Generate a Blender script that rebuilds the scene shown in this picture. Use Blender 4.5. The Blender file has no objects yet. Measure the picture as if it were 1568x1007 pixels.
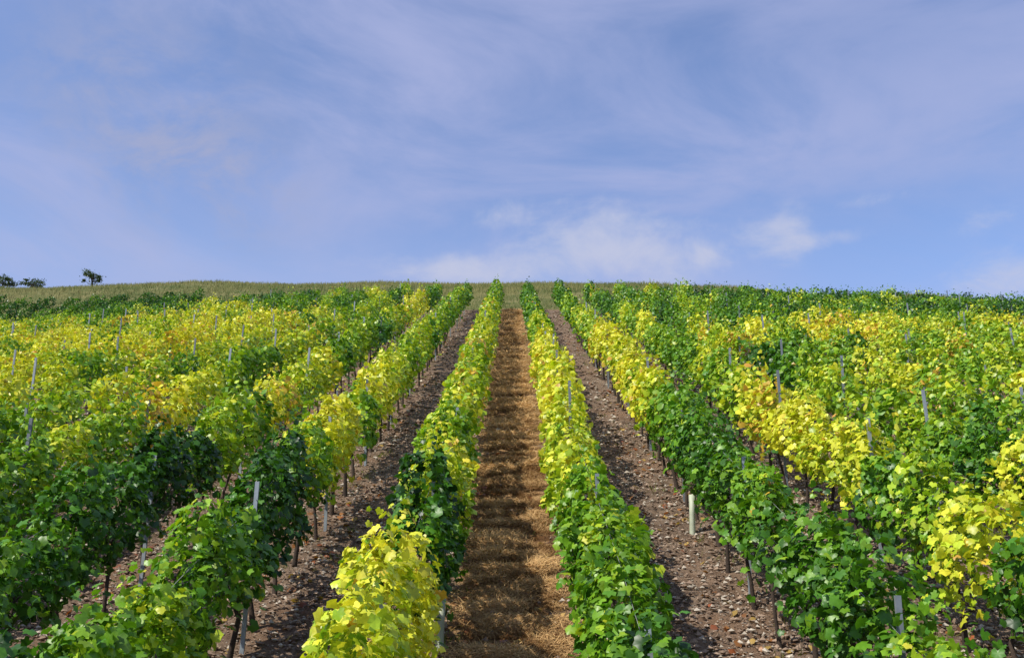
import bpy, math, numpy as np
from mathutils import Vector
rng=np.random.default_rng(7)
TAN=math.tan(math.radians(21)); CAMZ=4.82; PITCH=16.0
scene=bpy.context.scene
scene.view_settings.view_transform='Standard'
scene.view_settings.look='None'
scene.view_settings.exposure=0

# ------------------------------------------------------------ terrain
def sstep(a,b,v):
    t=np.clip((v-a)/(b-a),0,1); return t*t*(3-2*t)
_tab=np.random.default_rng(3).random((256,256))
def vnoise(x,y,seed=0):
    x=np.asarray(x,float)+seed*17.3; y=np.asarray(y,float)+seed*9.7
    xi=np.floor(x).astype(int); yi=np.floor(y).astype(int)
    fx=x-xi; fy=y-yi; fx=fx*fx*(3-2*fx); fy=fy*fy*(3-2*fy)
    g=lambda i,j:_tab[i%256,j%256]
    return (g(xi,yi)*(1-fx)*(1-fy)+g(xi+1,yi)*fx*(1-fy)+g(xi,yi+1)*(1-fx)*fy+g(xi+1,yi+1)*fx*fy)
def H(x,y):
    x=np.asarray(x,float); y=np.asarray(y,float)
    d=y-5.0
    z=TAN*(5.0+(d+np.sqrt(d*d+.6))/2)
    z=z-np.where(y>92,.0036*np.minimum(y-92,90)**2,0)-np.where(y>182,.648*(y-182),0)*.3
    rec=1-sstep(62,95,y)
    xl=np.minimum(np.maximum(-x,0),36); xr=np.minimum(np.maximum(x,0),60)
    z=z-.0024*xl**2*rec-.0008*xr**2*sstep(0,30,y)
    z=z+(vnoise(x*.11,y*.11,5)-.5)*.9*sstep(63,80,y)
    z=z+(vnoise(x*.9,y*.9,1)-.5)*.07+(vnoise(x*3.1,y*3.1,2)-.5)*.035
    return z

def mk(name,V,F,mat,C=None,flat=False,parent=None):
    me=bpy.data.meshes.new(name)
    V=np.asarray(V,np.float32); F=np.asarray(F,np.int32)
    n,k=F.shape
    me.vertices.add(len(V)); me.vertices.foreach_set('co',V.ravel())
    me.loops.add(n*k); me.loops.foreach_set('vertex_index',F.ravel())
    me.polygons.add(n); me.polygons.foreach_set('loop_start',np.arange(0,n*k,k,dtype=np.int32))
    me.update(calc_edges=True)
    if C is not None:
        a=me.color_attributes.new('Col','FLOAT_COLOR','POINT')
        c=np.ones((len(V),4),np.float32); c[:,:3]=C; a.data.foreach_set('color',c.ravel())
    if flat: me.shade_flat()
    else: me.shade_smooth()
    me.materials.append(mat)
    ob=bpy.data.objects.new(name,me); scene.collection.objects.link(ob)
    if parent: ob.parent=parent
    return ob

# ------------------------------------------------------------ node helpers
class N:
    def __init__(s,nt): s.nt=nt
    def new(s,t,**kw):
        n=s.nt.nodes.new(t)
        for k,v in kw.items(): setattr(n,k,v)
        return n
    def set(s,sock,v):
        if isinstance(v,bpy.types.NodeSocket): s.nt.links.new(v,sock)
        else: sock.default_value=v
    def m(s,op,a,b=0.0,c=0.0,clamp=False):
        n=s.new('ShaderNodeMath',operation=op,use_clamp=clamp)
        s.set(n.inputs[0],a); s.set(n.inputs[1],b); s.set(n.inputs[2],c); return n.outputs[0]
    def mix(s,f,a,b,bt='MIX'):
        n=s.new('ShaderNodeMix',data_type='RGBA',blend_type=bt)
        s.set(n.inputs[0],f)
        for i,v in ((6,a),(7,b)):
            s.set(n.inputs[i],v if isinstance(v,bpy.types.NodeSocket) else (*v,1)[:4])
        return n.outputs[2]
    def noise(s,vec,scale,detail=4,rough=.55,dist=0):
        n=s.new('ShaderNodeTexNoise'); s.nt.links.new(vec,n.inputs['Vector'])
        n.inputs['Scale'].default_value=scale; n.inputs['Detail'].default_value=detail
        n.inputs['Roughness'].default_value=rough; n.inputs['Distortion'].default_value=dist
        return n.outputs[0]
    def ramp(s,v,lo,hi,smooth=True):
        n=s.new('ShaderNodeMapRange',interpolation_type='SMOOTHSTEP' if smooth else 'LINEAR')
        s.set(n.inputs[0],v); n.inputs[1].default_value=lo; n.inputs[2].default_value=hi
        return n.outputs[0]
    def mapping(s,vec,scale=(1,1,1),loc=(0,0,0),rot=(0,0,0)):
        n=s.new('ShaderNodeMapping'); s.nt.links.new(vec,n.inputs[0])
        n.inputs[1].default_value=loc; n.inputs[2].default_value=rot; n.inputs[3].default_value=scale
        return n.outputs[0]
def mat(name):
    m=bpy.data.materials.new(name); m.use_nodes=True; nt=m.node_tree
    p=nt.nodes['Principled BSDF']; return m,N(nt),p,nt.nodes['Material Output']

def foliage_mat(name,trans=.35,rough=.5,spec=.4,gain=1.0):
    m,n,p,out=mat(name)
    a=n.new('ShaderNodeAttribute',attribute_name='Col').outputs['Color']
    tc=n.new('ShaderNodeTexCoord').outputs['Object']
    ns=n.noise(tc,28,2)
    col=n.mix(1.0,a,n.mix(ns,(.68*gain,.72*gain,.66*gain),(1.28*gain,1.24*gain,1.2*gain)),'MULTIPLY')
    n.nt.links.new(col,p.inputs['Base Color'])
    p.inputs['Roughness'].default_value=rough; p.inputs['Specular IOR Level'].default_value=spec
    t=n.new('ShaderNodeBsdfTranslucent'); n.nt.links.new(n.mix(1.0,col,(1.3,1.35,.6),'MULTIPLY'),t.inputs[0])
    ms=n.new('ShaderNodeMixShader'); ms.inputs[0].default_value=trans
    n.nt.links.new(p.outputs[0],ms.inputs[1]); n.nt.links.new(t.outputs[0],ms.inputs[2])
    n.nt.links.new(ms.outputs[0],out.inputs[0])
    return m
M_leaf=foliage_mat('vine_leaf',.26,.40,.42,1.12)
M_grass=foliage_mat('grass_blades',.25,.7,.2)
M_straw=foliage_mat('dry_straw',.08,.85,.1)
def attr_mat(name,rough,metal=0,bs=60,bd=.3):
    m,n,p,out=mat(name)
    a=n.new('ShaderNodeAttribute',attribute_name='Col').outputs['Color']
    tc=n.new('ShaderNodeTexCoord').outputs['Object']
    ns=n.noise(tc,bs,4)
    n.nt.links.new(n.mix(1.0,a,n.mix(ns,(.6,.6,.6),(1.35,1.33,1.3)),'MULTIPLY'),p.inputs['Base Color'])
    p.inputs['Roughness'].default_value=rough; p.inputs['Metallic'].default_value=metal
    b=n.new('ShaderNodeBump'); b.inputs[0].default_value=bd; b.inputs[1].default_value=.01
    n.nt.links.new(ns,b.inputs['Height']); n.nt.links.new(b.outputs[0],p.inputs['Normal'])
    return m
M_stone=attr_mat('limestone_gravel',.9)
M_bark=attr_mat('vine_bark',.95,bs=40,bd=.8)
M_post=attr_mat('galvanised_steel',.5,.2,bs=15,bd=.1)
M_tube=attr_mat('plastic_tube',.5,0,8,.05)

# ------------------------------------------------------------ ground
def axis(segs):
    o=[]
    for a,b,st in segs: o+=list(np.arange(a,b,st))
    o.append(segs[-1][1]); return np.array(o)
xs=axis([(-420,-80,20),(-80,-40,2),(-40,-9,.6),(-9,9,.11),(9,40,.6),(40,80,2),(80,420,20)])
ys=axis([(-200,0,10),(0,6,.5),(6,30,.13),(30,64,.4),(64,130,.8),(130,500,15)])
X,Y=np.meshgrid(xs,ys); Z=H(X,Y)
near=(np.abs(X)<9)&(Y>6)&(Y<30)
Z=Z+np.where(near,(vnoise(X*7,Y*7,8)-.5)*.045+(vnoise(X*2.5,Y*6,9)-.5)*.04,0)
nx,ny=len(xs),len(ys)
I=np.arange(nx*ny).reshape(ny,nx)
F=np.stack([I[:-1,:-1],I[:-1,1:],I[1:,1:],I[1:,:-1]],-1).reshape(-1,4)
m,n,p,out=mat('hillside_soil')
tc=n.new('ShaderNodeTexCoord').outputs['Object']
sp=n.new('ShaderNodeSeparateXYZ'); n.nt.links.new(tc,sp.inputs[0]); sx,sy=sp.outputs[0],sp.outputs[1]
big=n.noise(tc,.6,4); med=n.noise(tc,4,6,.65); fin=n.noise(tc,35,5,.7)
soil=n.mix(n.ramp(med,.3,.7),(.115,.072,.047),(.33,.235,.165))
soil=n.mix(n.ramp(big,.45,.7),soil,(.26,.16,.10))
vo=n.new('ShaderNodeTexVoronoi'); n.nt.links.new(tc,vo.inputs['Vector']); vo.inputs['Scale'].default_value=16
sc=n.new('ShaderNodeSeparateColor'); n.nt.links.new(vo.outputs['Color'],sc.inputs[0])
peb=n.m('MULTIPLY',n.ramp(sc.outputs[0],.6,.75),n.ramp(n.m('MULTIPLY',vo.outputs['Distance'],-1),-.55,-.25))
soil=n.mix(n.m('MULTIPLY',peb,.6),soil,n.mix(sc.outputs[1],(.28,.22,.17),(.48,.42,.35)))
soil=n.mix(1.0,soil,n.mix(fin,(.4,.4,.4),(1.5,1.5,1.5)),'MULTIPLY')
st_v=n.mapping(tc,(1.4,5.5,1)); stn=n.noise(st_v,1.0,5,.65,.4); stf=n.noise(n.mapping(tc,(40,18,1)),1,4,.7)
straw=n.mix(n.ramp(stn,.38,.62),(.14,.068,.027),(.48,.29,.13))
straw=n.mix(1.0,straw,n.mix(stf,(.45,.45,.45),(1.5,1.5,1.5)),'MULTIPLY')
ax=n.m('ABSOLUTE',sx)
edge=n.m('ADD',ax,n.m('MULTIPLY',n.m('SUBTRACT',med,.5),.9))
sm=n.m('SUBTRACT',1.0,n.ramp(edge,.5,.85))
col=n.mix(sm,soil,straw)
gr=n.mix(n.ramp(n.noise(tc,.5,5,.6),.35,.65),(.10,.12,.035),(.22,.2,.08))
gm=n.ramp(n.m('ADD',sy,n.m('MULTIPLY',med,3.0)),64.2,65.6)
col=n.mix(gm,col,gr)
n.nt.links.new(col,p.inputs['Base Color']); p.inputs['Roughness'].default_value=.95
p.inputs['Specular IOR Level'].default_value=.15
b=n.new('ShaderNodeBump'); b.inputs[0].default_value=1.0; b.inputs[1].default_value=.05
hh=n.m('ADD',n.m('ADD',fin,n.m('MULTIPLY',peb,.6)),med)
n.nt.links.new(hh,b.inputs['Height']); n.nt.links.new(b.outputs[0],p.inputs['Normal'])
mk('hillside_ground',np.stack([X,Y,Z],-1).reshape(-1,3),F,m)

# ------------------------------------------------------------ leaves
def rimtpl(half):
    return [half[0]]+[*half[1:]]+[(-x,y) for x,y in reversed(half[1:-1])]
T0=rimtpl([(0,-.20),(.22,-.42),(.46,-.30),(.42,-.06),(.52,.14),(.32,.26),(0,.54)])
T0v=np.array([(0,0.05,0)]+[(x,y,-.28*abs(x)-.22*y*y+(.05 if i%2 else -.03)) for i,(x,y) in enumerate(T0)])
k=len(T0); T0f=np.array([(0,i+1,(i+1)%k+1) for i in range(k)])
T1v=np.array([(0,-.3,0),(.42,-.36,-.12),(.46,.15,-.16),(0,.52,-.1),(-.46,.15,-.16),(-.42,-.36,-.12)])
T1f=np.array([(0,1,2),(0,2,3),(0,3,4),(0,4,5)])
T2v=np.array([(0,-.45,0),(.47,0,-.15),(0,.5,-.05),(-.47,0,-.15)]); T2f=np.array([(0,1,2),(0,2,3)])
TP=[(T0v,T0f),(T1v,T1f),(T2v,T2f)]
def norm(a): return a/np.maximum(np.linalg.norm(a,axis=1,keepdims=True),1e-6)
def place(tpl,P,Nn,T,S,C):
    tv,tf=tpl; Nn=norm(Nn); T=norm(T-(T*Nn).sum(1,keepdims=True)*Nn); B=np.cross(T,Nn)
    V=P[:,None,:]+S[:,None,None]*(tv[None,:,0:1]*B[:,None,:]+tv[None,:,1:2]*T[:,None,:]+tv[None,:,2:3]*Nn[:,None,:])
    n_,k_=len(P),len(tv)
    F=(tf[None]+(np.arange(n_)*k_)[:,None,None]).reshape(-1,3)
    return V.reshape(-1,3),F,np.repeat(C,k_,0)
def join(parts):
    Vs,Fs,Cs=[],[],[];o=0
    for V,F,C in parts:
        Vs.append(V);Fs.append(F+o);Cs.append(C);o+=len(V)
    return np.concatenate(Vs),np.concatenate(Fs),np.concatenate(Cs)
GK=np.array([0,.25,.45,.62,.8,1.0])
GC=np.array([(.016,.058,.007),(.062,.185,.011),(.18,.34,.016),(.40,.50,.024),(.74,.67,.055),(.50,.26,.045)])
def grad(t):
    t=np.clip(t,0,1); return np.stack([np.interp(t,GK,GC[:,i]) for i in range(3)],-1)
# observed autumn colour along the rows nearest the camera: (from y, to y, value)
MAN={-1:[(0,9.8,.56),(9.8,12.7,.15),(12.7,20,.55),(20,40,.56),(40,70,.40)],
      1:[(0,12.4,.30),(12.4,30,.67),(30,38,.54),(38,70,.27)],
     -3:[(0,14.2,.24),(14.2,17.5,.64),(17.5,20,.45),(20,27,.67),(27,36,.44),(36,70,.36)],
      3:[(0,19.5,.26),(19.5,33,.72),(33,42,.46),(42,70,.26)],
      5:[(0,10.2,.25),(10.2,11.6,.62),(11.6,13.8,.30),(13.8,20.5,.72),(20.5,28,.46)],
     -5:[(0,9,.34),(9,12,.26),(12,16,.14),(16,19,.48)],
     -7:[(0,14,.25),(14,18,.55)],
      7:[(0,11.5,.14),(11.5,14,.6),(14,19,.42)]}
def yellow(x,y):
    x=np.asarray(x,float)
    v=.21+.50*vnoise(x*.21,y*.24,11)+.55*(vnoise(x*.45,y*.38,12)-.5)+.02
    xx=x+np.zeros_like(y)
    v=v-.24*sstep(36,46,y)*sstep(2,8,xx)-.10*sstep(50,60,y)*(1-sstep(2,10,xx))
    v=v+.17*np.exp(-((xx+13)/8)**2-((y-30)/14)**2)+.14*np.exp(-((xx-14)/6)**2-((y-25)/8)**2)+.26*np.exp(-((xx-20)/6)**2-((y-36)/5)**2)
    v=v-.10*np.exp(-((xx+7)/3)**2-((y-14)/5)**2)-.10*np.exp(-((xx-9)/3)**2-((y-14)/6)**2)
    return v
def row(x0,ya,yb,seed,base=None,lods=None,Htop=2.0,name='vine_row'):
    r=np.random.default_rng(seed)
    parts=[]; ph=r.random()*50
    segs=np.arange(ya,yb,1.0)
    for li,(den,size) in enumerate(((800,.110),(440,.132),(280,.155))):
        ok=[]
        for s in segs:
            if abs(x0)>.56*s+5.0: continue
            d=math.hypot(s,x0*.6); l=0 if d<17 else (1 if d<33 else 2)
            if lods is not None: l=lods
            if l==li: ok.append(s)
        if not ok: continue
        ok=np.array(ok); n_=int(len(ok)*den)
        y=ok[r.integers(0,len(ok),n_)]+r.random(n_)
        pl=np.floor((y+ph)/1.15); fr=((y+ph)/1.15)%1-.5
        prnd=_tab[(pl.astype(int)*7+seed)%256,(seed*13)%256]; prnd2=_tab[(pl.astype(int)*5+seed)%256,(seed*29+3)%256]
        keep=r.random(n_)<np.where(prnd<.05,.25,1)*(1-.6*(np.abs(fr)*2)**3)
        top=Htop-.11+.46*(vnoise(y*1.7,seed*3.1,21)-.5)+.28*(prnd-.5)-.2*(np.abs(fr)*2)**2
        bot=.72+.42*(vnoise(y*1.9,seed*5.1,22)-.5)+.18*(np.abs(fr)*2)**2
        s=r.random(n_)**.85
        side=np.where(r.random(n_)<.5,-1,1)
        z=bot+(top-bot)*s
        w=(.17+.20*np.sin(np.pi*np.clip(s*.85+.12,0,1)))*(.5+1.05*vnoise(y*2.4,z*2.8+side*7+seed,23))*(1-.33*(np.abs(fr)*2)**2)
        rad=1-.75*r.random(n_)**1.7
        dx=side*w*rad
        sh=r.random(n_)<.04
        z=np.where(sh,top+r.random(n_)**1.5*.36,z)
        shc=np.round(y*3)/3
        y=np.where(sh,shc+r.normal(0,.03,n_),y); dx=np.where(sh,dx*.35,dx)
        hg=(r.random(n_)<.05); hc=np.round(y*1.6)/1.6+.1; hz=r.random(n_)
        y=np.where(hg,hc+r.normal(0,.05,n_),y); dx=np.where(hg,side*(.2+.26*hz),dx); z=np.where(hg,1.55-.65*hz+.4*(vnoise(hc*3.3,side*3+seed,24)-.5)+r.normal(0,.05,n_),z)
        sag=r.random(n_)<.012; z=np.where(sag,bot-r.random(n_)*.25,z)
        hole=vnoise(y*3.1,z*3.6+seed*1.7,25)
        keep=keep&((hole<.76)|(r.random(n_)<.22)|hg|sh)
        y,z,dx,s,side,rad,prnd,prnd2,pl,sh=[a[keep] for a in (y,z,dx,s,side,rad,prnd,prnd2,pl,sh)]
        n2=len(y)
        wob=.16*(vnoise(y*.22,seed,31)-.5)
        x=x0+dx+wob
        Pp=np.stack([x,y,H(x,y)+z],-1)
        Nn=np.stack([side*(.8-.35*s)*np.where(sh,.6,1),np.full(n2,-.15),.22+.55*s],-1)+r.normal(0,.5,(n2,3))
        T=np.stack([side*.35,np.zeros(n2),np.full(n2,-.9)],-1)+r.normal(0,.5,(n2,3))
        S=size*(.6+.7*r.random(n2))*np.where(sh,.65,1)
        yp=pl*1.15-ph+.57
        if base is None:
            v=yellow(x0,yp)
            if x0 in MAN:
                for a,b_,vv in MAN[x0]:
                    e=sstep(a-.4,a+.4,yp)*(1-sstep(b_-.4,b_+.4,yp)); v=v*(1-e)+e*(vv+.3*(vnoise(yp*.6,seed,41)-.5))
        else: v=np.full(n2,base)
        v=v+.26*(prnd2-.5)+r.normal(0,.085,n2)+.12*(s-.5)
        v=np.where((v>.74)&(r.random(n2)<.9),.68+r.random(n2)*.1,v)
        rust=_tab[(pl.astype(int)*3+seed*2)%256,77]>.94
        v=np.where(rust&(v>.50)&(r.random(n2)<.4),.95,v)
        v=np.where(r.random(n2)<.035,v+.22,v)
        C=grad(v)*(.72+.5*r.random(n2))[:,None]
        parts.append(place(TP[li],Pp,Nn,T,S,C))
    if not parts: return None
    V,F,C=join(parts)
    return mk(name,V,F,M_leaf,C)

def tube(path,rad,sides,col):
    path=np.asarray(path,float); k=len(path); V=[];F=[]
    a=np.arange(sides)/sides*2*math.pi
    for i,pt in enumerate(path):
        rr=rad[i] if hasattr(rad,'__len__') else rad
        t=path[min(i+1,k-1)]-path[max(i-1,0)]; t/=np.linalg.norm(t)
        u=np.cross(t,(0,1,0) if abs(t[1])<.8 else (1,0,0)); u/=np.linalg.norm(u); w=np.cross(t,u)
        V.append(pt+rr*(np.cos(a)[:,None]*u+np.sin(a)[:,None]*w))
    for i in range(k-1):
        for j in range(sides):
            A=i*sides+j;B=i*sides+(j+1)%sides
            F+=[(A,B,B+sides),(A,B+sides,A+sides)]
    for j in range(1,sides-1): F.append(((k-1)*sides,(k-1)*sides+j,(k-1)*sides+j+1))
    V=np.concatenate(V); return V,np.array(F),np.tile(np.array(col),(len(V),1))
def post(x,y,h,tx,ty,g):
    prof=np.array([(-.023,-.018),(.023,-.018),(.023,.018),(.015,.018),(.015,-.009),(-.015,-.009),(-.015,.018),(-.023,.018)])
    z0=float(H(x,y))-.3; V=[]
    for z in (0,h+.3):
        V.append(np.stack([x+prof[:,0]+tx*z,y+prof[:,1]+ty*z,np.full(8,z0+z)],-1))
    V=np.concatenate(V);F=[]
    for j in range(8):
        B=(j+1)%8; F+=[(j,B,B+8),(j,B+8,j+8)]
    F+=[(8,13,14),(8,14,15),(8,9,13),(9,12,13),(9,10,12),(10,11,12)]
    return V,np.array(F),np.tile(np.array((.20,.225,.25))*g,(16,1))

def trellis(x0,ya,yb,seed,parent):
    r=np.random.default_rng(seed+900)
    tr=[];po=[];wi=[]
    y=ya+r.random()*1.0
    while y<yb:
        if abs(x0)<.56*y+5 and y<45:
            x=x0+r.normal(0,.03); z=float(H(x,y)); lean=r.normal(0,.06,4); hh=.95+r.random()*.15; q=r.random()
            c=np.array((.05,.034,.025))*(.7+.7*r.random())
            pth=[(x,y,z-.08),(x+lean[0]*.5,y+lean[1]*.5,z+.3),(x+lean[0]*1.2,y+lean[2],z+.62),(x+lean[3],y+lean[1]+.05,z+hh)]
            rb=.020+.015*q
            tr.append(tube(pth,[rb*1.5,rb,rb*.95,rb*.7],6 if y<20 else 4,c))
            if y<26:
                for sgn in (-1,1):
                    pth=[(x+lean[3],y+lean[1]+.03,z+hh-.15),(x+r.normal(0,.03),y+sgn*.25,z+hh-.02+sgn*.08),(x,y+sgn*.55,z+hh-.08+sgn*.2)]
                    tr.append(tube(pth,[rb*.7,.009,.006],4,c))
        y+=1.15+r.normal(0,.06)
    y=ya+2.5+r.random()*3.0
    if x0==-3: y=11.3-4.4
    while y<yb:
        if abs(x0)<.56*y+5:
            tall=r.random()<((.6 if abs(x0)>4 else .25)*(1 if y<42 else .3))
            if x0==-3 and y<15: tall=False
            po.append(post(x0+r.normal(0,.05)+.04,y,(2.10 if tall else 1.75)+.16*r.random(),r.normal(0,.02),r.normal(0,.02),.7+.8*r.random()))
        y+=4.4+r.normal(0,.25)
    yy=np.arange(max(ya,(abs(x0)-5)/.56),min(yb,30),1.5)
    if len(yy)>2:
        for hz in (.75,1.15,1.6):
            wi.append(tube(np.stack([np.full(len(yy),x0),yy,H(np.full(len(yy),x0),yy)+hz],-1),.003,3,(.35,.35,.35)))
    for nm,l,mm in (('trunks',tr,M_bark),('trellis_posts',po,M_post),('trellis_wires',wi,M_post)):
        if l:
            V,F,C=join(l); mk(nm,V,F,mm,C,parent=parent,flat=(nm=='trellis_posts'))
for i in range(1,20):
    for sgn in (-1,1):
        x0=sgn*(2*i-1)
        end=62.5 if (sgn>0 or i<=6) else 62.5-.3*(i-6)
        end+=rng.normal(0,.25)
        sd=i*2+(sgn>0)
        ob=row(x0,5.0,end,sd)
        if ob: trellis(x0,5.0,end,sd,ob)
# second parcel of dark green vines up the left flank
for i in range(20):
    x0=-25.5-2*i
    row(x0,66.5,77.5,200+i,base=.13,lods=2,Htop=1.75)

# white grow tubes protecting young vines
def grow_tube(x,y,h=.6):
    z=float(H(x,y)); sg=10; V=[];F=[]
    rings=[(.048,-.05),(.044,h*.5),(.048,h),(.042,h),(.040,h-.25)]
    for rr,zz in rings:
        a=np.arange(sg)/sg*2*math.pi; V.append(np.stack([x+rr*np.cos(a)+.03*zz,y+rr*np.sin(a),np.full(sg,z+zz)],-1))
    for q in range(len(rings)-1):
        for j in range(sg):
            A=q*sg+j;B=q*sg+(j+1)%sg; F+=[(A,B,B+sg),(A,B+sg,A+sg)]
    V=np.concatenate(V); mk('vine_grow_tube',V,np.array(F),M_tube,np.tile(np.array((.46,.50,.38)),(len(V),1)))
grow_tube(-.80,11.5,.55); grow_tube(2.78,15.6,.60)

# ------------------------------------------------------------ stones
def inrows(n_,y0,y1,pw=1.0):
    y=y0+(y1-y0)*rng.random(n_)**pw; x=(rng.random(n_)*2-1)*(.56*y+2.5)
    return x,y
oct_v=np.array([(1,0,0),(-1,0,0),(0,1,0),(0,-1,0),(0,0,1),(0,0,-1)],float)
oct_f=np.array([(0,2,4),(2,1,4),(1,3,4),(3,0,4),(2,0,5),(1,2,5),(3,1,5),(0,3,5)])
def stones(n_,y0,y1,s0,s1):
    x,y=inrows(n_,y0,y1,1.2)
    kp=(np.abs(x)>.75)|(rng.random(n_)<.06); x,y=x[kp],y[kp]; n_=len(x)
    S=s0+(s1-s0)*rng.random(n_)**3
    V=oct_v[None]*(.55+.6*rng.random((n_,6,3)))+rng.normal(0,.18,(n_,6,3))
    V=V*S[:,None,None]*np.array([1,1,.7])
    a=rng.random(n_)*6.28; c,s=np.cos(a)[:,None],np.sin(a)[:,None]
    V=np.stack([V[...,0]*c-V[...,1]*s,V[...,0]*s+V[...,1]*c,V[...,2]],-1)
    V=V+np.stack([x,y,H(x,y)+S*.3+.015],-1)[:,None,:]
    F=(oct_f[None]+(np.arange(n_)*6)[:,None,None]).reshape(-1,3)
    t=rng.random(n_)[:,None]; li=(rng.random(n_)<.27)[:,None]
    C=np.where(li,(.35,.30,.24)+t*np.array((.2,.18,.16)),(.15,.10,.068)+t*np.array((.22,.165,.125)))
    return V.reshape(-1,3),F,np.repeat(C,6,0)
V,F,C=join([stones(85000,8,24,.012,.055),stones(50000,22,63,.02,.09)])
mk('gravel',V,F,M_stone,C,flat=True)

# ------------------------------------------------------------ straw on the mown path, weeds, litter
bl_v=np.array([(-.5,0,0),(.5,0,0),(.25,.55,.08),(-.25,.55,.08),(0,1,.05)]); bl_f=np.array([(0,1,2),(0,2,3),(3,2,4)])
def blades(P,Nn,T,L,W,C):
    Nn=norm(Nn);T=norm(T-(T*Nn).sum(1,keepdims=True)*Nn);B=np.cross(T,Nn)
    V=P[:,None,:]+bl_v[None,:,0:1]*B[:,None,:]*W[:,None,None]+bl_v[None,:,1:2]*T[:,None,:]*L[:,None,None]+bl_v[None,:,2:3]*Nn[:,None,:]*L[:,None,None]
    n_=len(P); return V.reshape(-1,3),(bl_f[None]+(np.arange(n_)*5)[:,None,None]).reshape(-1,3),np.repeat(C,5,0)
parts=[]
for n_,y0,y1,L0,W0 in ((100000,8,20,.13,.009),(60000,19,38,.17,.014),(25000,37,63,.22,.022)):
    y=y0+(y1-y0)*rng.random(n_); x=rng.normal(0,.42,n_)
    cl=.6*vnoise(x*1.1,y*3.3,51)+.4*vnoise(x*3.3,y*5.1,53); cov=cl+.3*(vnoise(x*6,y*9,52)-.5)
    kp=(cov>.33+.5*np.maximum(np.abs(x)-.6,0)*2.5)&(np.abs(x)<1.0)
    x,y,cl=x[kp],y[kp],cl[kp]; m_=len(x)
    a=rng.random(m_)*6.28
    T=np.stack([np.cos(a),np.sin(a)*.8,.38*TAN+.05+.7*rng.random(m_)**2],-1)
    t=np.clip((cl-.5)*3.2+.45+rng.normal(0,.24,m_),0,1)[:,None]
    C=np.array((.16,.075,.028))*(1-t)+np.array((.66,.43,.21))*t
    hz=.14*np.clip(cl-.4,0,.4)*rng.random(m_)*2
    parts.append(blades(np.stack([x,y,H(x,y)+.012+hz],-1),rng.normal(0,.35,(m_,3))+(0,-.3,1),T,L0*(.4+rng.random(m_)),np.full(m_,W0),C))
V,F,C=join(parts); mk('mown_straw',V,F,M_straw,C)

# weeds in the soil alleys and along the path edges
parts=[]
nc=1300; cx,cy=inrows(nc,8,62); rowoff=np.abs(((cx+0)%2)-1)
kp=(rowoff<.5)|(rng.random(nc)<.25); cx,cy=cx[kp],cy[kp]
ex=rng.choice([-1,1],160)*(.72+.15*rng.random(160)); ey=8+40*rng.random(160)
cx=np.concatenate([cx,ex]); cy=np.concatenate([cy,ey])
for c_x,c_y in zip(cx,cy):
    q=rng.integers(8,34); rr=.05+.12*rng.random()
    x=c_x+rng.normal(0,rr,q); y=c_y+rng.normal(0,rr,q)
    T=np.stack([rng.normal(0,.6,q),rng.normal(0,.6,q),np.full(q,.8)],-1)
    C=np.array((.10,.13,.03))*(.7+.9*rng.random((q,1)))+np.array((.12,.08,.02))*rng.random((q,1))
    parts.append(blades(np.stack([x,y,H(x,y)],-1),rng.normal(0,1,(q,3)),T,.05+.1*rng.random(q),.008+.012*rng.random(q),C))
V,F,C=join(parts); mk('weeds',V,F,M_grass,C)

# fallen leaves
n_=14000; x,y=inrows(n_,8,45); off=np.abs((x%2)-1)
kp=rng.random(n_)<np.where(off<.6,.9,.3)*(vnoise(x*.5,y*.5,61)>.35); x,y=x[kp],y[kp]; n_=len(x)
cc=np.array([(.26,.08,.03),(.30,.13,.045),(.14,.065,.03),(.38,.25,.07)])[rng.integers(0,4,n_)]*(.7+.6*rng.random((n_,1)))
V,F,C=place(TP[1],np.stack([x,y,H(x,y)+.035],-1),rng.normal(0,.35,(n_,3))+(0,-.3,1),rng.normal(0,1,(n_,3)),.06+.06*rng.random(n_),cc)
mk('fallen_leaves',V,F,M_leaf,C)

# ------------------------------------------------------------ crest meadow
parts=[]
for n_,y0,y1,h0,w0 in ((26000,63.5,80,.22,.03),(60000,80,112,.34,.04)):
    y=y0+(y1-y0)*rng.random(n_); x=(rng.random(n_)*2-1)*(.56*y+8)
    kp=~((x<-24)&(y>65)&(y<79)); x,y=x[kp],y[kp]; m_=len(x)
    pt=vnoise(x*.15,y*.3,71); 
    T=np.stack([rng.normal(.1,.3,m_),rng.normal(0,.3,m_),np.ones(m_)],-1)
    t=np.clip(pt+rng.normal(0,.25,m_),0,1)[:,None]
    C=np.array((.08,.12,.028))*(1-t)+np.array((.24,.22,.085))*t
    parts.append(blades(np.stack([x,y,H(x,y)-.02],-1),np.stack([rng.normal(0,.5,m_),-np.ones(m_),np.full(m_,.3)],-1),T,h0*(.5+.9*rng.random(m_))*(.7+.8*vnoise(x*.6,y*.6,72)),np.full(m_,w0)*(1+rng.random(m_)),C))
V,F,C=join(parts); mk('meadow_grass',V,F,M_grass,C)

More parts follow.
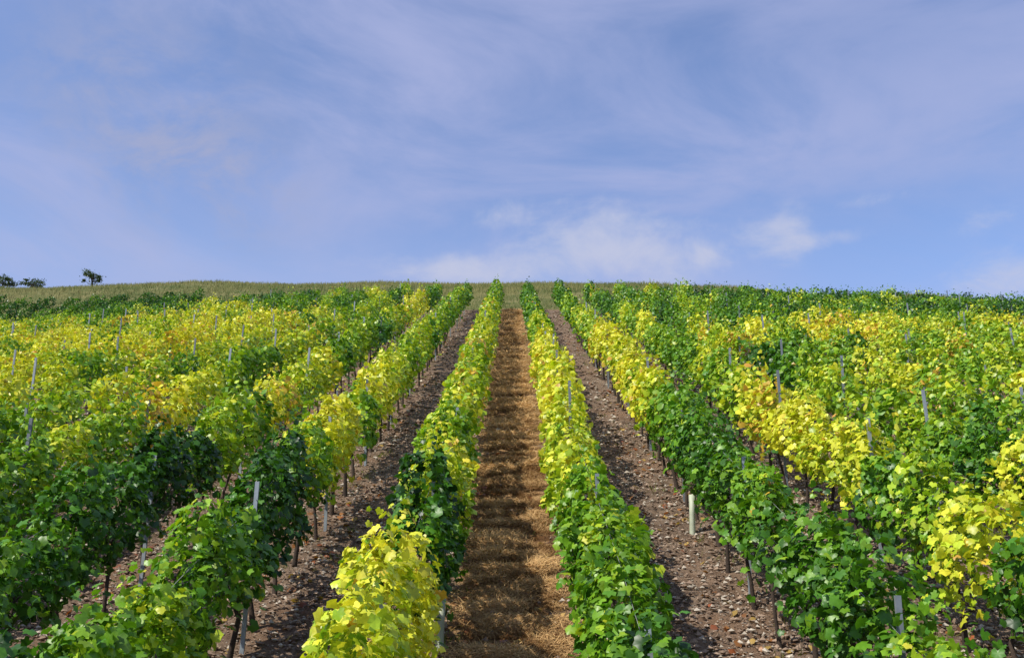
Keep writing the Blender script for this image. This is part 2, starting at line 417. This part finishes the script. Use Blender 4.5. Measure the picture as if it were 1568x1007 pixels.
# ------------------------------------------------------------ small trees on the skyline
def small_tree(name,x,y,h,w,seed):
    r=np.random.default_rng(seed); z=float(H(x,y))
    tr=[]; tips=[]
    tr.append(tube([(x,y,z-.2),(x+.05,y,z+h*.25),(x-.05,y,z+h*.5),(x,y,z+h*.8)],[.10,.08,.05,.02],7,(.06,.045,.035)))
    for q in range(11):
        a=r.random()*6.28; b0=z+h*(.15+.5*r.random()); l=w*(.2+.35*r.random())
        e=np.array((x+math.cos(a)*l,y+math.sin(a)*l,b0+h*(.1+.3*r.random())))
        tr.append(tube([(x,y,b0),((x+e[0])/2,(y+e[1])/2,(b0+e[2])/2-.03),tuple(e)],[.035,.022,.01],5,(.06,.045,.035)))
        tips.append(e)
    tips.append(np.array((x,y,z+h*.88)))
    P=[]
    for e in tips:
        q=90; P.append(e+r.normal(0,1,(q,3))*np.array((w*.10,w*.10,h*.09))*(.5+.9*r.random()))
    P=np.concatenate(P); q=len(P)
    C=np.array((.05,.08,.026))*(.6+1.2*r.random((q,1)))
    V,F,C=place(TP[1],P,r.normal(0,1,(q,3)),r.normal(0,1,(q,3)),.09+.07*r.random(q),C)
    crown=mk(name,V,F,M_leaf,C); V,F,C=join(tr); mk('trunk_and_limbs',V,F,M_bark,C,parent=crown)
def xat(px,y): 
    a=(px-784)/1524; return a*(y*math.cos(math.radians(16))+(float(H(0,y))-CAMZ)*math.sin(math.radians(16)))
small_tree('hawthorn_tree',xat(141,101),101,1.7,1.8,1)
small_tree('hedge_bush',xat(52,103),103,1.1,2.4,2)
small_tree('hedge_bush',xat(4,103),103,1.4,2.2,3)
small_tree('hedge_bush',xat(-35,103),103,1.8,2.6,4)

# ------------------------------------------------------------ sky
sund=Vector((-.50,-.34,.68)).normalized()
el=math.asin(sund.z); az=math.atan2(sund.x,sund.y)
w=bpy.data.worlds.new('World'); scene.world=w; w.use_nodes=True; nt=w.node_tree; n=N(nt)
bg=nt.nodes['Background']
sky=n.new('ShaderNodeTexSky',sky_type='NISHITA'); sky.sun_disc=False; sky.sun_elevation=el; sky.sun_rotation=az
sky.altitude=200; sky.air_density=1.0; sky.dust_density=.8; sky.ozone_density=2.0
tc=n.new('ShaderNodeTexCoord').outputs['Generated']
sp=n.new('ShaderNodeSeparateXYZ'); nt.links.new(tc,sp.inputs[0]); dx,dz=sp.outputs[0],sp.outputs[2]
front=n.ramp(sp.outputs[1],.0,.3)
def sdir(px,py):
    a=(px-784)/1524; b=(503.5-py)/1524; c,s=math.cos(math.radians(16)),math.sin(math.radians(16))
    return Vector((a,c-b*s,s+b*c)).normalized()
def blob(px,py,wx,wy,rot=0):
    v=sdir(px,py); X=n.m('DIVIDE',n.m('SUBTRACT',dx,v.x),wx/1524); Z=n.m('DIVIDE',n.m('SUBTRACT',dz,v.z),wy/1524)
    d=n.m('ADD',n.m('MULTIPLY',X,X),n.m('MULTIPLY',Z,Z)); return n.m('EXPONENT',n.m('MULTIPLY',d,-1.0))
puff=n.noise(n.mapping(tc,(1,1,1.5),loc=(.13,.4,.07)),12,10,.62,.3)
wisp=n.noise(n.mapping(tc,(1,1,2.6),rot=(0,math.radians(14),0)),3.2,9,.58,.6)
veil=n.noise(n.mapping(tc,(1,1,1.6),loc=(3,1,2)),2.0,4,.5,.3)
def addall(l):
    o=l[0]
    for q in l[1:]: o=n.m('ADD',o,q)
    return o
bl=addall([n.m('MULTIPLY',blob(940,380,145,62),1.25),n.m('MULTIPLY',blob(1195,345,45,55),.7),n.m('MULTIPLY',blob(700,412,140,26),1.05),
  n.m('MULTIPLY',blob(1545,424,75,34),1.25),n.m('MULTIPLY',blob(1550,180,60,50),.4),n.m('MULTIPLY',blob(790,330,70,22),.5),n.m('MULTIPLY',blob(1510,335,40,20),.6),n.m('MULTIPLY',blob(1270,365,50,12),.6),n.m('MULTIPLY',blob(1340,305,60,12),.45),n.m('MULTIPLY',blob(1078,395,24,20),.6)])
bl=n.m('MULTIPLY',bl,front)
cum=n.ramp(n.m('ADD',n.m('MULTIPLY',bl,.6),n.m('MULTIPLY',n.m('SUBTRACT',puff,.5),1.7)),.15,.9)
cum=n.m('MULTIPLY',cum,n.ramp(bl,.02,.4))
lilac=n.m('MULTIPLY',addall([blob(230,190,150,130),n.m('MULTIPLY',blob(370,290,90,60),.7)]),front)
haze=n.m('MULTIPLY',addall([blob(300,420,420,70),n.m('MULTIPLY',blob(900,430,300,50),.8)]),front)
deep=n.m('MULTIPLY',addall([blob(1380,370,360,100),n.m('MULTIPLY',blob(640,375,90,25),.6),n.m('MULTIPLY',blob(1350,40,380,90),.55)]),front)
thin=n.m('ADD',n.m('MULTIPLY',n.ramp(wisp,.34,.68),.72),n.m('MULTIPLY',n.ramp(veil,.3,.7),.25))
thin=n.m('MULTIPLY',thin,n.m('SUBTRACT',1.0,n.m('MULTIPLY',deep,.75)))
c0=n.mix(1.0,sky.outputs[0],(1.15,1.18,1.38),'MULTIPLY')
c1=n.mix(thin,c0,(3.0,3.35,5.3))
c1=n.mix(n.m('MULTIPLY',haze,.4),c1,(3.1,3.6,5.6))
c2=n.mix(n.m('MULTIPLY',n.m('MULTIPLY',lilac,n.ramp(puff,.35,.65)),.7),c1,(2.9,3.05,4.3))
c3=n.mix(n.m('MULTIPLY',cum,.9),c2,(3.9,4.15,5.4))
nt.links.new(c3,bg.inputs[0]); bg.inputs[1].default_value=.14

sl=bpy.data.lights.new('sun','SUN'); sl.energy=5.0; sl.angle=math.radians(.5); sl.color=(1,.95,.84)
so=bpy.data.objects.new('sun',sl); so.rotation_euler=(-sund).to_track_quat('-Z','Y').to_euler(); scene.collection.objects.link(so)

cd=bpy.data.cameras.new('camera'); cd.lens=35; cd.sensor_width=36; cd.clip_end=3000
co=bpy.data.objects.new('camera',cd); co.location=(0,0,CAMZ); co.rotation_euler=(math.radians(90+PITCH),0,0)
scene.collection.objects.link(co); scene.camera=co
